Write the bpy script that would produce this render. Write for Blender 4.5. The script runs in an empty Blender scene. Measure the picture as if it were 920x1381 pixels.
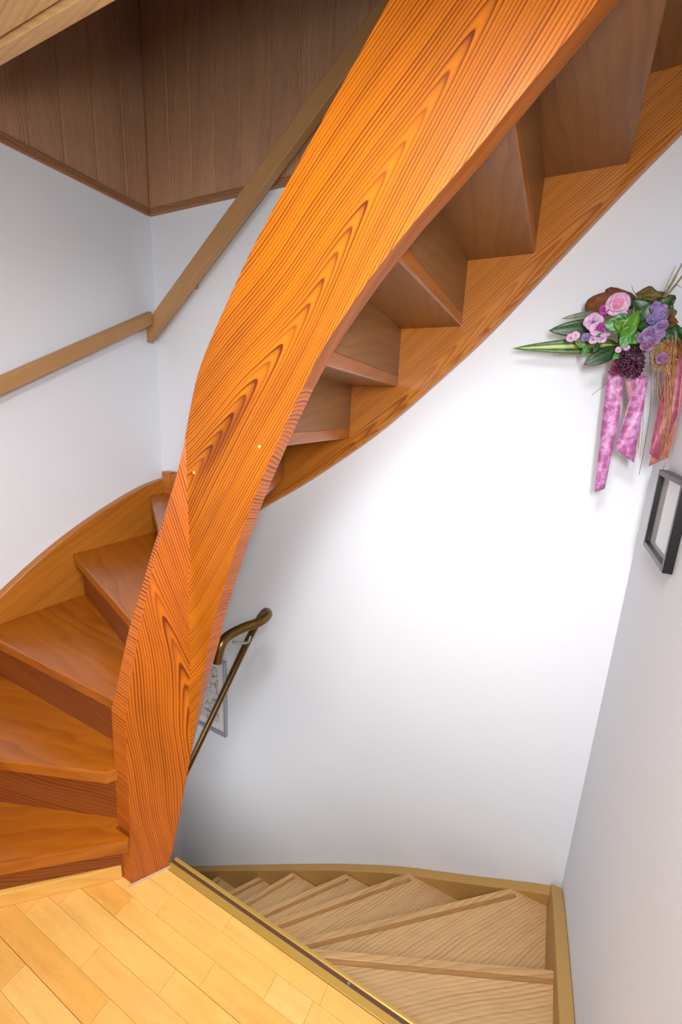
import bpy, bmesh, math, random
import numpy as np
from mathutils import Vector, Matrix
random.seed(7)
S = bpy.context.scene
COL = S.collection
# ------------------------------------------------------------------ camera
EYE = 1.461
RC = np.array([[0.8900064, 0.4534659, 0.0475108], [0.1456470, -0.1840110, -0.9720735], [-0.4320597, 0.8720715, -0.2298169]])
FPX, PX, PY = 571.965, 460.0, 690.5
cam = bpy.data.objects.new('camera', bpy.data.cameras.new('camera'))
COL.objects.link(cam)
cam.data.sensor_fit = 'VERTICAL'; cam.data.sensor_height = 36.0; cam.data.sensor_width = 24.0
cam.data.lens = 36.0 * FPX / 1381.0
cam.data.clip_start = 0.02
cam.matrix_world = Matrix([[RC[0][i], -RC[1][i], -RC[2][i], (0, 0, EYE)[i]] for i in range(3)] + [[0, 0, 0, 1]])
S.camera = cam
# ------------------------------------------------------------------ world and light
w = bpy.data.worlds.new('world'); S.world = w; w.use_nodes = True
w.node_tree.nodes['Background'].inputs[0].default_value = (1, 1, 1, 1)
w.node_tree.nodes['Background'].inputs[1].default_value = 0.15
def area(name, loc, target, size, power, color=(1, 1, 1), sy=None, spread=180):
    l = bpy.data.lights.new(name, 'AREA'); l.energy = power; l.color = color
    l.shape = 'RECTANGLE'; l.size = size; l.size_y = sy or size; l.spread = math.radians(spread)
    o = bpy.data.objects.new(name, l); COL.objects.link(o); o.location = loc
    o.rotation_euler = (Vector(target) - Vector(loc)).to_track_quat('-Z', 'Y').to_euler()
    return o
area('room_light', (0.15, -0.10, 1.64), (-0.95, 1.6, 0.65), 0.10, 18, (0.985, 0.985, 1.0), sy=0.34, spread=160)
area('front_fill_light', (-0.7, -1.6, 1.35), (-0.8, 1.5, 1.1), 1.5, 17, (0.97, 0.985, 1.0), sy=1.3)  # added frontal fill behind the camera; the front wall has no window
area('landing_fill_light', (-0.1, 0.1, 2.2), (-1.25, 1.58, -0.6), 0.3, 14, (0.96, 0.98, 1.0), spread=110)  # added fill, out of view, to lift the lower left of the well
area('lower_stair_fill_light', (-1.3, 0.86, -0.55), (-1.15, 1.6, -0.35), 0.7, 2.4, (0.98, 0.985, 1.0), sy=0.2)  # added fill hidden below the landing edge, brightens the lower back wall
S.view_settings.view_transform = 'Standard'; S.view_settings.look = 'None'
S.view_settings.exposure = -0.08; S.view_settings.gamma = 1.0
S.view_settings.use_curve_mapping = False
# ------------------------------------------------------------------ materials
def lin(c):
    return tuple(((x / 255) / 12.92 if x <= 10 else ((x / 255 + .055) / 1.055) ** 2.4) for x in c) + (1.0,)
class NT:
    def __init__(s, name):
        s.m = bpy.data.materials.new(name); s.m.use_nodes = True; s.t = s.m.node_tree; s.t.nodes.clear()
        s.out = s.n('ShaderNodeOutputMaterial'); s.b = s.n('ShaderNodeBsdfPrincipled'); s.l(s.b.outputs[0], s.out.inputs[0])
    def n(s, k, **kw):
        x = s.t.nodes.new(k)
        for a, v in kw.items(): setattr(x, a, v)
        return x
    def l(s, a, b): s.t.links.new(a, b)
    def val(s, sock, v):
        if isinstance(v, (int, float, tuple)): sock.default_value = v
        else: s.l(v, sock)
    def math(s, op, a, b=0.0, c=None):
        x = s.n('ShaderNodeMath', operation=op); s.val(x.inputs[0], a); s.val(x.inputs[1], b)
        if c is not None: s.val(x.inputs[2], c)
        return x.outputs[0]
    def vec(s, a, b, c=0.0):
        x = s.n('ShaderNodeCombineXYZ'); s.val(x.inputs[0], a); s.val(x.inputs[1], b); s.val(x.inputs[2], c); return x.outputs[0]
    def noise(s, v, scale=1.0, detail=2.0, rough=.5):
        x = s.n('ShaderNodeTexNoise'); s.l(v, x.inputs['Vector']); x.inputs['Scale'].default_value = scale
        x.inputs['Detail'].default_value = detail; x.inputs['Roughness'].default_value = rough; return x.outputs['Fac']
    def mix(s, f, a, b, blend='MIX'):
        x = s.n('ShaderNodeMix', data_type='RGBA', blend_type=blend); s.val(x.inputs[0], f); s.val(x.inputs[6], a); s.val(x.inputs[7], b); return x.outputs[2]
    def ramp(s, f, stops):
        x = s.n('ShaderNodeValToRGB'); r = x.color_ramp
        while len(r.elements) < len(stops): r.elements.new(0.5)
        for e, (p, c) in zip(r.elements, stops): e.position = p; e.color = c if isinstance(c, tuple) else (c, c, c, 1)
        s.l(f, x.inputs[0]); return x.outputs[0]
    def bump(s, h, strength=.2, dist=.002):
        x = s.n('ShaderNodeBump'); x.inputs['Strength'].default_value = strength; x.inputs['Distance'].default_value = dist
        s.l(h, x.inputs['Height']); s.l(x.outputs[0], s.b.inputs['Normal'])
def wood(name, light, dark, F=90, b=14, core=.02, v0=0.0, spread=.5, amp=1.2, rough=.35, late=.5, contrast=1.0, fib=.25, tone=.25, bump=.12, spec=.5, coat=0.0, knots=()):
    t = NT(name); uv = t.n('ShaderNodeUVMap', uv_map='UVMap').outputs[0]
    sp = t.n('ShaderNodeSeparateXYZ'); t.l(uv, sp.inputs[0]); rnd = t.n('ShaderNodeObjectInfo').outputs['Random']
    u = t.math('MULTIPLY_ADD', rnd, 7.3 if spread else 0.0, sp.outputs[0])
    v = t.math('ADD', t.math('MULTIPLY_ADD', rnd, spread, sp.outputs[1]), -v0 - spread / 2)
    bend = t.noise(t.vec(t.math('MULTIPLY', u, 1.7), t.math('MULTIPLY', v, 3.5), rnd), 1, 1)
    wig = t.noise(t.vec(t.math('MULTIPLY', u, 3.5), t.math('MULTIPLY', v, 14), 2.0), 1, 1)
    v2 = t.math('MULTIPLY_ADD', t.math('SUBTRACT', bend, .5), .06 * amp, v)
    rad = t.math('SQRT', t.math('ADD', t.math('MULTIPLY', v2, v2), core * core))
    ph = t.math('ADD', t.math('MULTIPLY', rad, F), t.math('MULTIPLY', u, b))
    ph = t.math('ADD', ph, t.math('MULTIPLY', wig, 1.3 * amp))
    fr = t.math('FRACT', ph)
    k = t.ramp(fr, [(0.0, .15), (.18, 0.0), (late, .35), (.86, 1.0), (.93, .9), (1.0, .15)])
    # rings fade in and out a little over the board
    fade = t.noise(t.vec(t.math('MULTIPLY', u, 1.3), t.math('MULTIPLY', v, 9), 5.0), 1, 2)
    k = t.math('MULTIPLY', k, t.math('MULTIPLY_ADD', fade, 1.1, .35))
    wn = t.n('ShaderNodeTexWhiteNoise', noise_dimensions='1D'); t.l(t.math('FLOOR', t.math('ADD', ph, .05)), wn.inputs['W'])
    k = t.math('MULTIPLY', k, t.math('MULTIPLY_ADD', wn.outputs['Value'], .9, .6))
    k = t.math('MULTIPLY', k, contrast)
    col = t.mix(t.math('MINIMUM', k, 1.0), lin(light), lin(dark))
    f = t.noise(t.vec(t.math('MULTIPLY', u, 14), t.math('MULTIPLY', v, 700), 1.0), 1, 2)
    col = t.mix(fib, col, t.ramp(f, [(.3, .25), (.7, 1.0)]), 'MULTIPLY')
    big = t.noise(t.vec(t.math('MULTIPLY', u, 2.2), t.math('MULTIPLY', v, 10), 8.0), 1, 3)
    col = t.mix(tone, col, t.ramp(big, [(.3, .45), (.7, 1.25)]), 'MULTIPLY')
    for ku, kv, lu, lv in knots:   # a darker streak of heartwood
        a = t.math('DIVIDE', t.math('SUBTRACT', sp.outputs[0], ku), lu); c = t.math('DIVIDE', t.math('SUBTRACT', sp.outputs[1], kv), lv)
        q = t.math('ADD', t.math('MULTIPLY', a, a), t.math('MULTIPLY', c, c))
        col = t.mix(t.ramp(q, [(0.0, .6), (.4, .4), (1.0, 0.0)]), col, lin((92, 32, 3)))
    t.l(col, t.b.inputs['Base Color'])
    t.b.inputs['Roughness'].default_value = rough
    t.b.inputs['Specular IOR Level'].default_value = spec
    t.b.inputs['Coat Weight'].default_value = coat; t.b.inputs['Coat Roughness'].default_value = .2
    t.bump(t.math('ADD', k, f), bump, .0006)
    return t.m
def paint(name, c, rough=.8, sc=60, st=.25, dist=.002, var=.04, metallic=0.0):
    t = NT(name); co = t.n('ShaderNodeNewGeometry').outputs['Position']
    a = t.noise(co, sc, 4); g = t.noise(co, 2.0, 3)
    c1 = lin(c); c0 = tuple(x * (1 - var * 2) for x in c1[:3]) + (1,)
    t.l(t.mix(g, c0, c1), t.b.inputs['Base Color']); t.b.inputs['Roughness'].default_value = rough
    t.b.inputs['Metallic'].default_value = metallic
    t.bump(a, st, dist); return t.m
M = {}
M['pine'] = wood('varnished_pine', (188, 104, 9), (100, 36, 2), F=150, b=19, core=.016, v0=1.467, spread=0, amp=1.1, rough=.4, spec=.35, late=.6, tone=.4, fib=.3, knots=((.61, 1.450, .19, .024),))
M['pine_newel'] = wood('varnished_pine_newel', (190, 97, 10), (108, 38, 2), F=165, b=15, core=.016, v0=1.467, spread=0, amp=1.1, rough=.32, late=.55, tone=.4, fib=.25, coat=.1)
M['pine_end'] = wood('pine_edge_grain', (196, 104, 22), (112, 44, 10), F=10, b=105, core=.05, spread=0, amp=5, rough=.4, tone=.2, fib=.1)
M['pine_string'] = wood('pine_wall_string', (206, 130, 44), (156, 84, 20), F=125, b=8, core=.02, v0=0, spread=.4, amp=1.0, rough=.35, coat=.1)
M['tread'] = wood('varnished_beech', (178, 98, 18), (146, 74, 8), F=22, b=3, core=.03, spread=1.0, amp=1.3, rough=.3, contrast=.55, fib=.35, tone=.35, bump=.05, coat=.25)
M['brown_wood'] = wood('brown_stair_wood', (152, 100, 48), (128, 80, 36), F=30, b=4, core=.03, spread=1.0, amp=1.0, rough=.4, contrast=.5, fib=.4, tone=.3, bump=.05)  # browner tone of the stair wood for tread undersides and upper risers
M['riser'] = wood('riser_pine', (150, 78, 24), (108, 46, 10), F=70, b=14, core=.02, spread=.8, amp=1.4, rough=.42, contrast=.8, fib=.25, tone=.35)
M['base'] = wood('light_beech', (240, 188, 98), (220, 156, 66), F=30, b=6, core=.02, spread=1.0, amp=1.3, rough=.4, contrast=.6, fib=.2)
M['oak'] = wood('pale_oak_laminate', (222, 180, 124), (186, 142, 90), F=85, b=20, core=.03, spread=.3, amp=1.0, rough=.5, contrast=.75, fib=.4, tone=.15, bump=.06)
M['oak_nose'] = wood('oak_nosing', (214, 170, 112), (180, 132, 78), F=60, b=10, core=.02, spread=1.2, amp=1.5, rough=.45, contrast=.6, fib=.3)
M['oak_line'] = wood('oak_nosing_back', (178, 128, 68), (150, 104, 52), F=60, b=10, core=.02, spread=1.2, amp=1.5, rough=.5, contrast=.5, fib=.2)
M['panel'] = wood('oak_veneer_panelling', (206, 162, 128), (172, 128, 96), F=110, b=9, core=.03, spread=1.3, amp=1.6, rough=.5, contrast=.7, fib=.4, tone=.2)
M['trimwood'] = wood('panelling_trim', (172, 122, 84), (130, 86, 54), F=90, b=9, core=.03, spread=1.3, amp=1.0, rough=.5, contrast=.6)
M['ceil'] = wood('light_oak_boards', (226, 184, 128), (200, 150, 92), F=80, b=12, core=.03, spread=1.3, amp=1.6, rough=.5, contrast=.7, fib=.3)
M['rail'] = wood('plain_handrail_wood', (190, 146, 96), (172, 128, 80), F=70, b=6, core=.03, spread=1.0, amp=1.2, rough=.5, contrast=.35, fib=.2)
M['tan'] = paint('tan_paint', (186, 144, 78), .5, 90, .15, .001, .04)
M['wall'] = paint('white_plaster', (228, 233, 240), .9, 55, .22, .002, .02)
M['dark'] = paint('dark_joint_wood', (96, 62, 34), .8)  # dark brown base seen through the parquet and ceiling board joints
M['black'] = paint('black_frame_lacquer', (13, 13, 14), .3, 200, .2, .0006, .15)
M['silver'] = paint('silver_frame', (176, 180, 188), .35, 200, .1, .0005, .05, .5)
M['mat'] = paint('mat_board', (226, 226, 226), .8)
M['brassrail'] = paint('aged_bronze', (120, 92, 46), .32, 60, .08, .0005, .2, .85)
M['steel'] = paint('dull_bracket_metal', (150, 150, 138), .4, 60, .1, .0005, .1, .7)
M['brassprofile'] = paint('brass_anodised', (196, 158, 74), .38, 100, .05, .0005, .04, .35)
M['rubber'] = paint('brown_insert', (92, 58, 40), .6, 200, .2, .0005, .06)
M['screw'] = paint('screw_steel', (190, 188, 180), .3, 60, .1, .0005, .1, .8)
M['knot'] = paint('pale_plug', (230, 170, 110), .5)
M['ceiling'] = paint('ceiling_white', (225, 225, 224), .9)
def beech_floor():
    t = NT('beech_parquet'); uv = t.n('ShaderNodeUVMap', uv_map='UVMap').outputs[0]
    sp = t.n('ShaderNodeSeparateXYZ'); t.l(uv, sp.inputs[0]); rnd = t.n('ShaderNodeObjectInfo').outputs['Random']
    u = t.math('MULTIPLY_ADD', rnd, 9.0, sp.outputs[0]); v = t.math('MULTIPLY_ADD', rnd, 3.0, sp.outputs[1])
    base = t.ramp(rnd, [(0, lin((236, 184, 98))), (.3, lin((232, 176, 88))), (.55, lin((238, 190, 108))), (.8, lin((226, 164, 74))), (1, lin((240, 198, 122)))])
    g = t.noise(t.vec(t.math('MULTIPLY', u, 5), t.math('MULTIPLY', v, 38)), 1, 4, .6)
    col = t.mix(.5, base, t.ramp(g, [(.3, (.80, .68, .52, 1)), (.65, (1.06, 1.04, 1.0, 1))]), 'MULTIPLY')
    f = t.noise(t.vec(t.math('MULTIPLY', u, 40), t.math('MULTIPLY', v, 600)), 1, 2)
    col = t.mix(.22, col, t.ramp(f, [(.3, .5), (.6, 1.0)]), 'MULTIPLY')
    t.l(col, t.b.inputs['Base Color']); t.b.inputs['Roughness'].default_value = .42
    t.b.inputs['Coat Weight'].default_value = .12; t.b.inputs['Coat Roughness'].default_value = .3
    t.bump(f, .08, .0004); return t.m
M['floor'] = beech_floor()
def leafmat(name, c1, c2, stripe=None, rough=.4):
    t = NT(name); uv = t.n('ShaderNodeUVMap', uv_map='UVMap').outputs[0]
    sp = t.n('ShaderNodeSeparateXYZ'); t.l(uv, sp.inputs[0])
    n = t.noise(t.n('ShaderNodeNewGeometry').outputs['Position'], 70, 3)
    col = t.mix(t.ramp(n, [(.35, 0.0), (.65, 1.0)]), lin(c1), lin(c2))
    if stripe:
        a = t.math('ABSOLUTE', t.math('SUBTRACT', sp.outputs[1], .5))
        vein = t.math('PINGPONG', t.math('ADD', sp.outputs[0], t.math('MULTIPLY', a, -.5)), .07)
        k = t.math('MAXIMUM', t.math('LESS_THAN', a, stripe[1]), t.math('LESS_THAN', vein, .008 if stripe[2] else -1.0))
        col = t.mix(k, col, lin(stripe[0]))
    t.l(col, t.b.inputs['Base Color']); t.b.inputs['Roughness'].default_value = rough
    return t.m
M['leaf_dark'] = leafmat('dark_green_leaf', (22, 52, 24), (40, 78, 34), ((60, 96, 50), .03, 1))
M['leaf_grey'] = leafmat('grey_green_leaf', (70, 84, 62), (104, 112, 86), None)
M['leaf_bright'] = leafmat('bright_green_leaf', (56, 104, 16), (88, 138, 30), ((70, 120, 30), .03, 1))
M['leaf_mid'] = leafmat('veined_green_leaf', (38, 100, 42), (66, 134, 66), ((140, 180, 120), .025, 1))
M['leaf_snake'] = leafmat('striped_blade_leaf', (40, 84, 22), (74, 116, 34), ((170, 182, 84), .12, 0))
M['leaf_olive'] = leafmat('withered_olive_leaf', (62, 66, 28), (128, 108, 56), None, .7)
M['pink'] = leafmat('pale_pink_petal', (192, 146, 184), (212, 172, 202), None, .6)
M['pinkcore'] = leafmat('rose_heart_petal', (204, 116, 152), (216, 140, 170), None, .6)
M['lilac'] = leafmat('lilac_petal', (98, 80, 136), (146, 120, 172), None, .6)
M['mauve'] = leafmat('mauve_petal', (100, 62, 96), (146, 104, 134), None, .6)
M['magenta'] = leafmat('magenta_petal', (128, 32, 118), (160, 60, 150), None, .6)
M['bark'] = leafmat('brown_dried_fungus', (104, 58, 28), (134, 78, 40), None, .8)
M['berry'] = leafmat('dark_purple_berry', (44, 14, 34), (78, 22, 56), None, .25)
M['crimson'] = leafmat('crimson_petal', (120, 20, 62), (90, 14, 48), None, .6)
M['raffia'] = leafmat('raffia_straw', (150, 104, 52), (186, 142, 84), None, .7)
M['twig'] = leafmat('pale_twig', (150, 128, 98), (120, 96, 66), None, .8)
M['thread'] = leafmat('dark_thread', (70, 64, 58), (90, 84, 78), None, .8)
def ribbonmat(name, base, hi, lo, alpha=1.0):
    t = NT(name); co = t.n('ShaderNodeNewGeometry').outputs['Position']
    n0 = t.noise(co, 60, 3)
    n = t.noise(co, 150, 3, .6)
    a = t.math('ABSOLUTE', t.math('SUBTRACT', n, .5))
    edge = t.ramp(a, [(0.0, 1.0), (.03, 0.0)])
    col = t.mix(t.ramp(n0, [(.42, 0.0), (.6, 1.0)]), lin(base), lin(hi))
    col = t.mix(t.math('MULTIPLY', edge, .8), col, lin(lo))
    t.l(col, t.b.inputs['Base Color']); t.b.inputs['Roughness'].default_value = .4
    t.b.inputs['Sheen Weight'].default_value = .3
    t.b.inputs['Alpha'].default_value = alpha
    return t.m
M['ribbon'] = ribbonmat('pink_lace_ribbon', (174, 88, 144), (206, 148, 204), (126, 54, 108))
M['ribbon_plain'] = ribbonmat('pale_pink_ribbon', (190, 130, 156), (206, 152, 176), (176, 110, 140))
M['ribbon_rose'] = ribbonmat('dusky_rose_ribbon', (150, 62, 88), (176, 84, 116), (112, 36, 70))
M['ribbon_organza'] = ribbonmat('salmon_organza_ribbon', (190, 104, 88), (204, 122, 104), (160, 80, 74), .75)
def printmat():
    t = NT('grey_pencil_print'); co = t.n('ShaderNodeNewGeometry').outputs['Position']
    n = t.noise(co, 38, 6, .7); v = t.n('ShaderNodeTexVoronoi'); t.l(co, v.inputs['Vector']); v.inputs['Scale'].default_value = 30
    k = t.math('MULTIPLY', t.ramp(n, [(.4, 0.0), (.55, 1.0)]), v.outputs['Distance'])
    t.l(t.ramp(k, [(0.0, lin((120, 120, 118))), (.25, lin((206, 206, 204)))]), t.b.inputs['Base Color']); t.b.inputs['Roughness'].default_value = .25
    return t.m
M['print'] = printmat()
def glassmat():
    t = NT('picture_glass'); t.b.inputs['Base Color'].default_value = lin((206, 206, 206)); t.b.inputs['Roughness'].default_value = .04
    t.b.inputs['Specular IOR Level'].default_value = .8
    return t.m
M['glass'] = glassmat()
# ------------------------------------------------------------------ mesh helpers
def W(x, y, Y):
    """a photo point on the vertical plane Y, in world metres"""
    d = RC.T @ np.array([x - PX, y - PY, FPX]); t = Y / d[1]
    return Vector((d[0] * t, Y, EYE + d[2] * t))
def uvgrain(me, g, org=(0, 0, 0)):
    g = Vector(g).normalized(); org = Vector(org)
    uv = me.uv_layers.new(name='UVMap') if not me.uv_layers else me.uv_layers[0]
    for p in me.polygons:
        n = p.normal
        if abs(n.dot(g)) > .8:
            a = Vector((0, 0, 1)).cross(n); a = a.normalized() if a.length > .1 else Vector((1, 0, 0)); c = n.cross(a); k = .12
        else:
            c = (g - n * g.dot(n)).normalized(); a = c.cross(n)
            if abs(a.x) > .5 and a.x < 0 or abs(a.y) > .75 and a.y < 0 or abs(a.z) > .75 and a.z < 0: a = -a
            c, a = a, c; k = 1
        # c: across, a: along
        for li in p.loop_indices:
            q = me.vertices[me.loops[li].vertex_index].co - org
            uv.data[li].uv = (q.dot(a) * k, q.dot(c))
def link(name, me, mat, parent=None, smooth=None, bevel=0, seg=2, solid=0):
    for m in (mat if isinstance(mat, (list, tuple)) else [mat]): me.materials.append(m)
    if smooth:
        me.shade_smooth(); me.set_sharp_from_angle(angle=math.radians(smooth))
    o = bpy.data.objects.new(name, me); COL.objects.link(o)
    if parent: o.parent = parent
    if solid:
        s = o.modifiers.new('solid', 'SOLIDIFY'); s.thickness = solid; s.offset = 0
    if bevel:
        b = o.modifiers.new('bevel', 'BEVEL'); b.width = bevel; b.segments = seg; b.limit_method = 'ANGLE'; b.angle_limit = math.radians(35)
    return o
def mesh(name, verts, faces):
    me = bpy.data.meshes.new(name); me.from_pydata([tuple(v) for v in verts], [], faces); me.update()
    bm = bmesh.new(); bm.from_mesh(me); bmesh.ops.recalc_face_normals(bm, faces=bm.faces); bm.to_mesh(me); bm.free()
    me.update(); return me
def prism(name, poly, z0, z1, mat, parent=None, g=(1, 0, 0), bevel=0, org=(0, 0, 0)):
    """plan polygon (x, y) between two heights"""
    n = len(poly)
    vs = [(x, y, z0) for x, y in poly] + [(x, y, z1) for x, y in poly]
    fs = [tuple(range(n))[::-1], tuple(range(n, 2 * n))] + [(i, (i + 1) % n, n + (i + 1) % n, n + i) for i in range(n)]
    me = mesh(name, vs, fs); uvgrain(me, g, org); return link(name, me, mat, parent, bevel=bevel)
def box(name, a, b, mat, parent=None, g=(1, 0, 0), bevel=0):
    return prism(name, [(a[0], a[1]), (b[0], a[1]), (b[0], b[1]), (a[0], b[1])], a[2], b[2], mat, parent, g, bevel)
def slab_y(name, poly, y0, y1, mat, parent=None, g=(1, 0, 0), bevel=0):
    """elevation polygon (x, z) between two Y"""
    n = len(poly)
    vs = [(x, y0, z) for x, z in poly] + [(x, y1, z) for x, z in poly]
    fs = [tuple(range(n)), tuple(range(n, 2 * n))[::-1]] + [(i, (i + 1) % n, n + (i + 1) % n, n + i) for i in range(n)]
    me = mesh(name, vs, fs); uvgrain(me, g); return link(name, me, mat, parent, bevel=bevel)
def slab_x(name, poly, x0, x1, mat, parent=None, g=(0, 1, 0), bevel=0):
    n = len(poly)
    vs = [(x0, y, z) for y, z in poly] + [(x1, y, z) for y, z in poly]
    fs = [tuple(range(n)), tuple(range(n, 2 * n))[::-1]] + [(i, (i + 1) % n, n + (i + 1) % n, n + i) for i in range(n)]
    me = mesh(name, vs, fs); uvgrain(me, g); return link(name, me, mat, parent, bevel=bevel)
def empty(name, loc, label, cat, group=None):
    o = bpy.data.objects.new(name, None); COL.objects.link(o); o.location = (0, 0, 0)
    o['label'] = label; o['category'] = cat
    if group: o['group'] = group
    return o
def struct(o): o['kind'] = 'structure'; return o
def tube(path, rad, seg=12, cap=True):
    """vertices and faces of a tube along a path; rad is one radius or one per point"""
    path = [Vector(p) for p in path]; vs, fs = [], []
    rad = rad if isinstance(rad, (list, tuple)) else [rad] * len(path)
    up = Vector((0, 0, 1)); prev = None
    for i, p in enumerate(path):
        d = (path[min(i + 1, len(path) - 1)] - path[max(i - 1, 0)]).normalized()
        if prev is None: a = d.cross(up); a = a if a.length > .1 else d.cross(Vector((1, 0, 0)))
        else: a = prev - d * prev.dot(d)
        a.normalize(); prev = a; b = d.cross(a)
        for k in range(seg):
            t = 2 * math.pi * k / seg; vs.append(p + (a * math.cos(t) + b * math.sin(t)) * rad[i])
    for i in range(len(path) - 1):
        for k in range(seg): fs.append((i * seg + k, i * seg + (k + 1) % seg, (i + 1) * seg + (k + 1) % seg, (i + 1) * seg + k))
    if cap: fs += [tuple(range(seg))[::-1], tuple(range((len(path) - 1) * seg, len(path) * seg))]
    return vs, fs
def spline(pts, n=8):
    P = [Vector(p) for p in pts]; P = [P[0] * 2 - P[1]] + P + [P[-1] * 2 - P[-2]]; out = []
    for i in range(1, len(P) - 2):
        for k in range(n):
            t = k / n; a, b, c, d = P[i - 1:i + 3]
            out.append(.5 * ((2 * b) + (c - a) * t + (2 * a - 5 * b + 4 * c - d) * t * t + (3 * b - a - 3 * c + d) * t ** 3))
    return out + [P[-2]]
# ------------------------------------------------------------------ the setting
WL, WR, WB, WS = -1.859, .267, 1.586, 1.546      # left wall, right wall, back wall, face of the back wall string
FL = -2.6; CE = 5.0; FR = -1.75
struct(box('wall_back', (WL - .1, WB, FL), (WR + .1, WB + .1, CE), M['wall']))
struct(box('wall_left', (WL - .1, FR, FL), (WL, WB, CE), M['wall']))
struct(box('wall_right', (WR, FR, FL), (WR + .1, WB, CE), M['wall']))
struct(box('wall_front', (WL - .1, FR - .1, FL), (WR + .1, FR, CE), M['wall']))
struct(box('trim_6', (WL, .68, FL), (WR, .7, -.3), M['wall']))
struct(box('ceiling', (WL - .1, FR - .1, CE), (WR + .1, WB + .1, CE + .1), M['trimwood']))
struct(box('floor_1', (WL - .1, FR - .1, FL - .1), (WR + .1, WB + .1, FL), M['oak']))
fl = struct(box('floor', (WL, FR, -.26), (WR, .728, -.004), M['dark']))
# three-strip beech parquet: every strip is a piece of its own
y1 = .7275; row = 0; npl = 0
while y1 > -1.3 and npl < 290:
    wd = .0465 if row == 0 else .06
    y0 = y1 - wd
    board = (row % 3 == 0)
    fixed = {0: [-.652, -.33], 1: [-.85, -.46, -.348], 2: [-.95, -.62, -.2], 3: [-1.12, -.7, -.36]}.get(row)
    x = WL
    xs = [WL]
    off = random.uniform(.12, .4)
    if fixed: xs += [-1.55] + fixed + [fixed[-1] + .38]
    else:
        x = WL + off
        while x < WR - .12: xs.append(x); x += random.choice((.26, .33, .38, .44, .5))
    xs = [q for q in xs if q < WR - .05] + [WR]
    for a, b in zip(xs[:-1], xs[1:]):
        g = .0004; gy = .0009 if board else .0003
        box('parquet_strip', (a + g, y0 + .0003, -.01), (b - g, y1 - gy, random.uniform(-.0002, .0002)), M['floor'], fl); npl += 1
    y1 = y0; row += 1
# edge profile of the landing
tr = struct(box('trim_1', (-.93, .7275, -.02), (WR, .7275 + .0015, .002), M['brassprofile']))
box('profile_ledge', (-.93, .729, -.03), (WR, .748, .0015), M['brassprofile'], tr, bevel=.001)
box('profile_insert', (-.93, .748, -.03), (WR, .7585, -.0015), M['rubber'], tr)
box('profile_lip', (-.93, .7585, -.06), (WR, .770, .0005), M['brassprofile'], tr, bevel=.003)
s = prism('screw', [(-.283 + .0035 * math.cos(k), .7535 + .0035 * math.sin(k)) for k in [i * math.pi / 5 for i in range(10)]], -.002, .001, M['screw'], tr)
# upper floor slab: light board ceiling and its edge board
up = struct(box('ceiling_1', (WL, FR, 2.275), (WR, .70, 2.58), M['dark']))
y = .697
while y > FR + .2:
    box('ceiling_board', (WL + .001, y - .198, 2.262), (WR - .001, y, 2.276), M['ceil'], up, bevel=.001); y -= .2
struct(box('trim_2', (WL, .703, 2.251), (WR, .735, 2.60), M['ceil'], bevel=.002))
# panelling of the upper storey with its bottom moulding
pb = struct(box('wall_back_upper', (WL, WB - .009, 2.33), (-.32, WB, CE), M['rail']))
xs = [WL + .010, -1.7075, -1.576, -1.4475, -1.31, -1.167, -1.033]
while xs[-1] < -.40: xs.append(xs[-1] + .134)
def vboards(parent, cuts, along, face):
    for a, b in zip(cuts[:-1], cuts[1:]):
        a += .0022; b -= .0022; z0, z1 = 2.332, CE
        d = .012; c = .004
        prof = [(a, face + d - .007), (a, face + c), (a + c, face), (b - c, face), (b, face + c), (b, face + d - .007)]
        if along == 'x': prism('panel_board', [(p, q) for p, q in prof], z0, z1, M['panel'], parent, g=(0, 0, 1))
        else: prism('panel_board', [(q, p) for p, q in [(p, 2 * (WL) - (q - face) + .012 - WL) for p, q in prof]][::-1], z0, z1, M['panel'], parent, g=(0, 0, 1))
vboards(pb, xs, 'x', WB - .012)
pl = struct(box('wall_left_upper', (WL, -.4, 2.33), (WL + .009, WB - .012, CE), M['rail']))
ys = [WB - .012, 1.4536, 1.3226, 1.1905, 1.068, .938]
while ys[-1] > -.2: ys.append(ys[-1] - .131)
vboards(pl, ys[::-1], 'y', 0)
def moulding(pts):
    return pts
struct(slab_x('trim_3', [(-.4, 2.304), (WB - .02, 2.304), (WB - .02, 2.334), (-.4, 2.334)], WL, WL + .020, M['trimwood'], bevel=.004))
struct(slab_y('trim_4', [(WL + .001, 2.306), (-.32, 2.306), (-.32, 2.334), (WL + .001, 2.334)], WB - .020, WB, M['trimwood'], bevel=.004))
# ------------------------------------------------------------------ upper staircase
st = empty('winding_staircase', (0, 0, 0), 'varnished orange pine winding staircase rising from the landing beside its tall twisted inner string', 'staircase')
C = Vector((-.871, .82)); d1 = Vector((.532, .847)); d2 = Vector((1, .012)).normalized(); L = .2136; TH = .048
n1 = Vector((-d1.y, d1.x)); C2 = C + n1 * TH + d1 * TH * math.tan(math.radians(29))
top1 = [(0, .60), (.054, .854), (.118, 1.081), (.178, 1.259), (.2136, 1.371)]
top2 = [(-.845, 1.49), (-.797, 1.587), (-.748, 1.661), (-.661, 1.79), (-.566, 1.907), (-.469, 2.023), (-.367, 2.143), (0, 2.565), (.2, 2.79)]
bot1 = [(0, 0), (.114, 0), (.134, .104), (.162, .236), (.189, .365), (.2136, .475)]
bot2 = [(-.843, .652), (-.793, .861), (-.71, 1.098), (-.649, 1.245), (-.585, 1.378), (-.518, 1.508), (-.465, 1.597), (-.372, 1.715), (-.296, 1.797), (-.194, 1.893), (-.133, 1.955), (-.062, 2.027), (.2, 2.29)]
def table(a, b):
    return [q - L for q, _ in a] + [q + .871 for q, _ in b], [z for _, z in a] + [z for _, z in b]
tt, tz = table(top1, top2); bt, bz = table(bot1, bot2)
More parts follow.
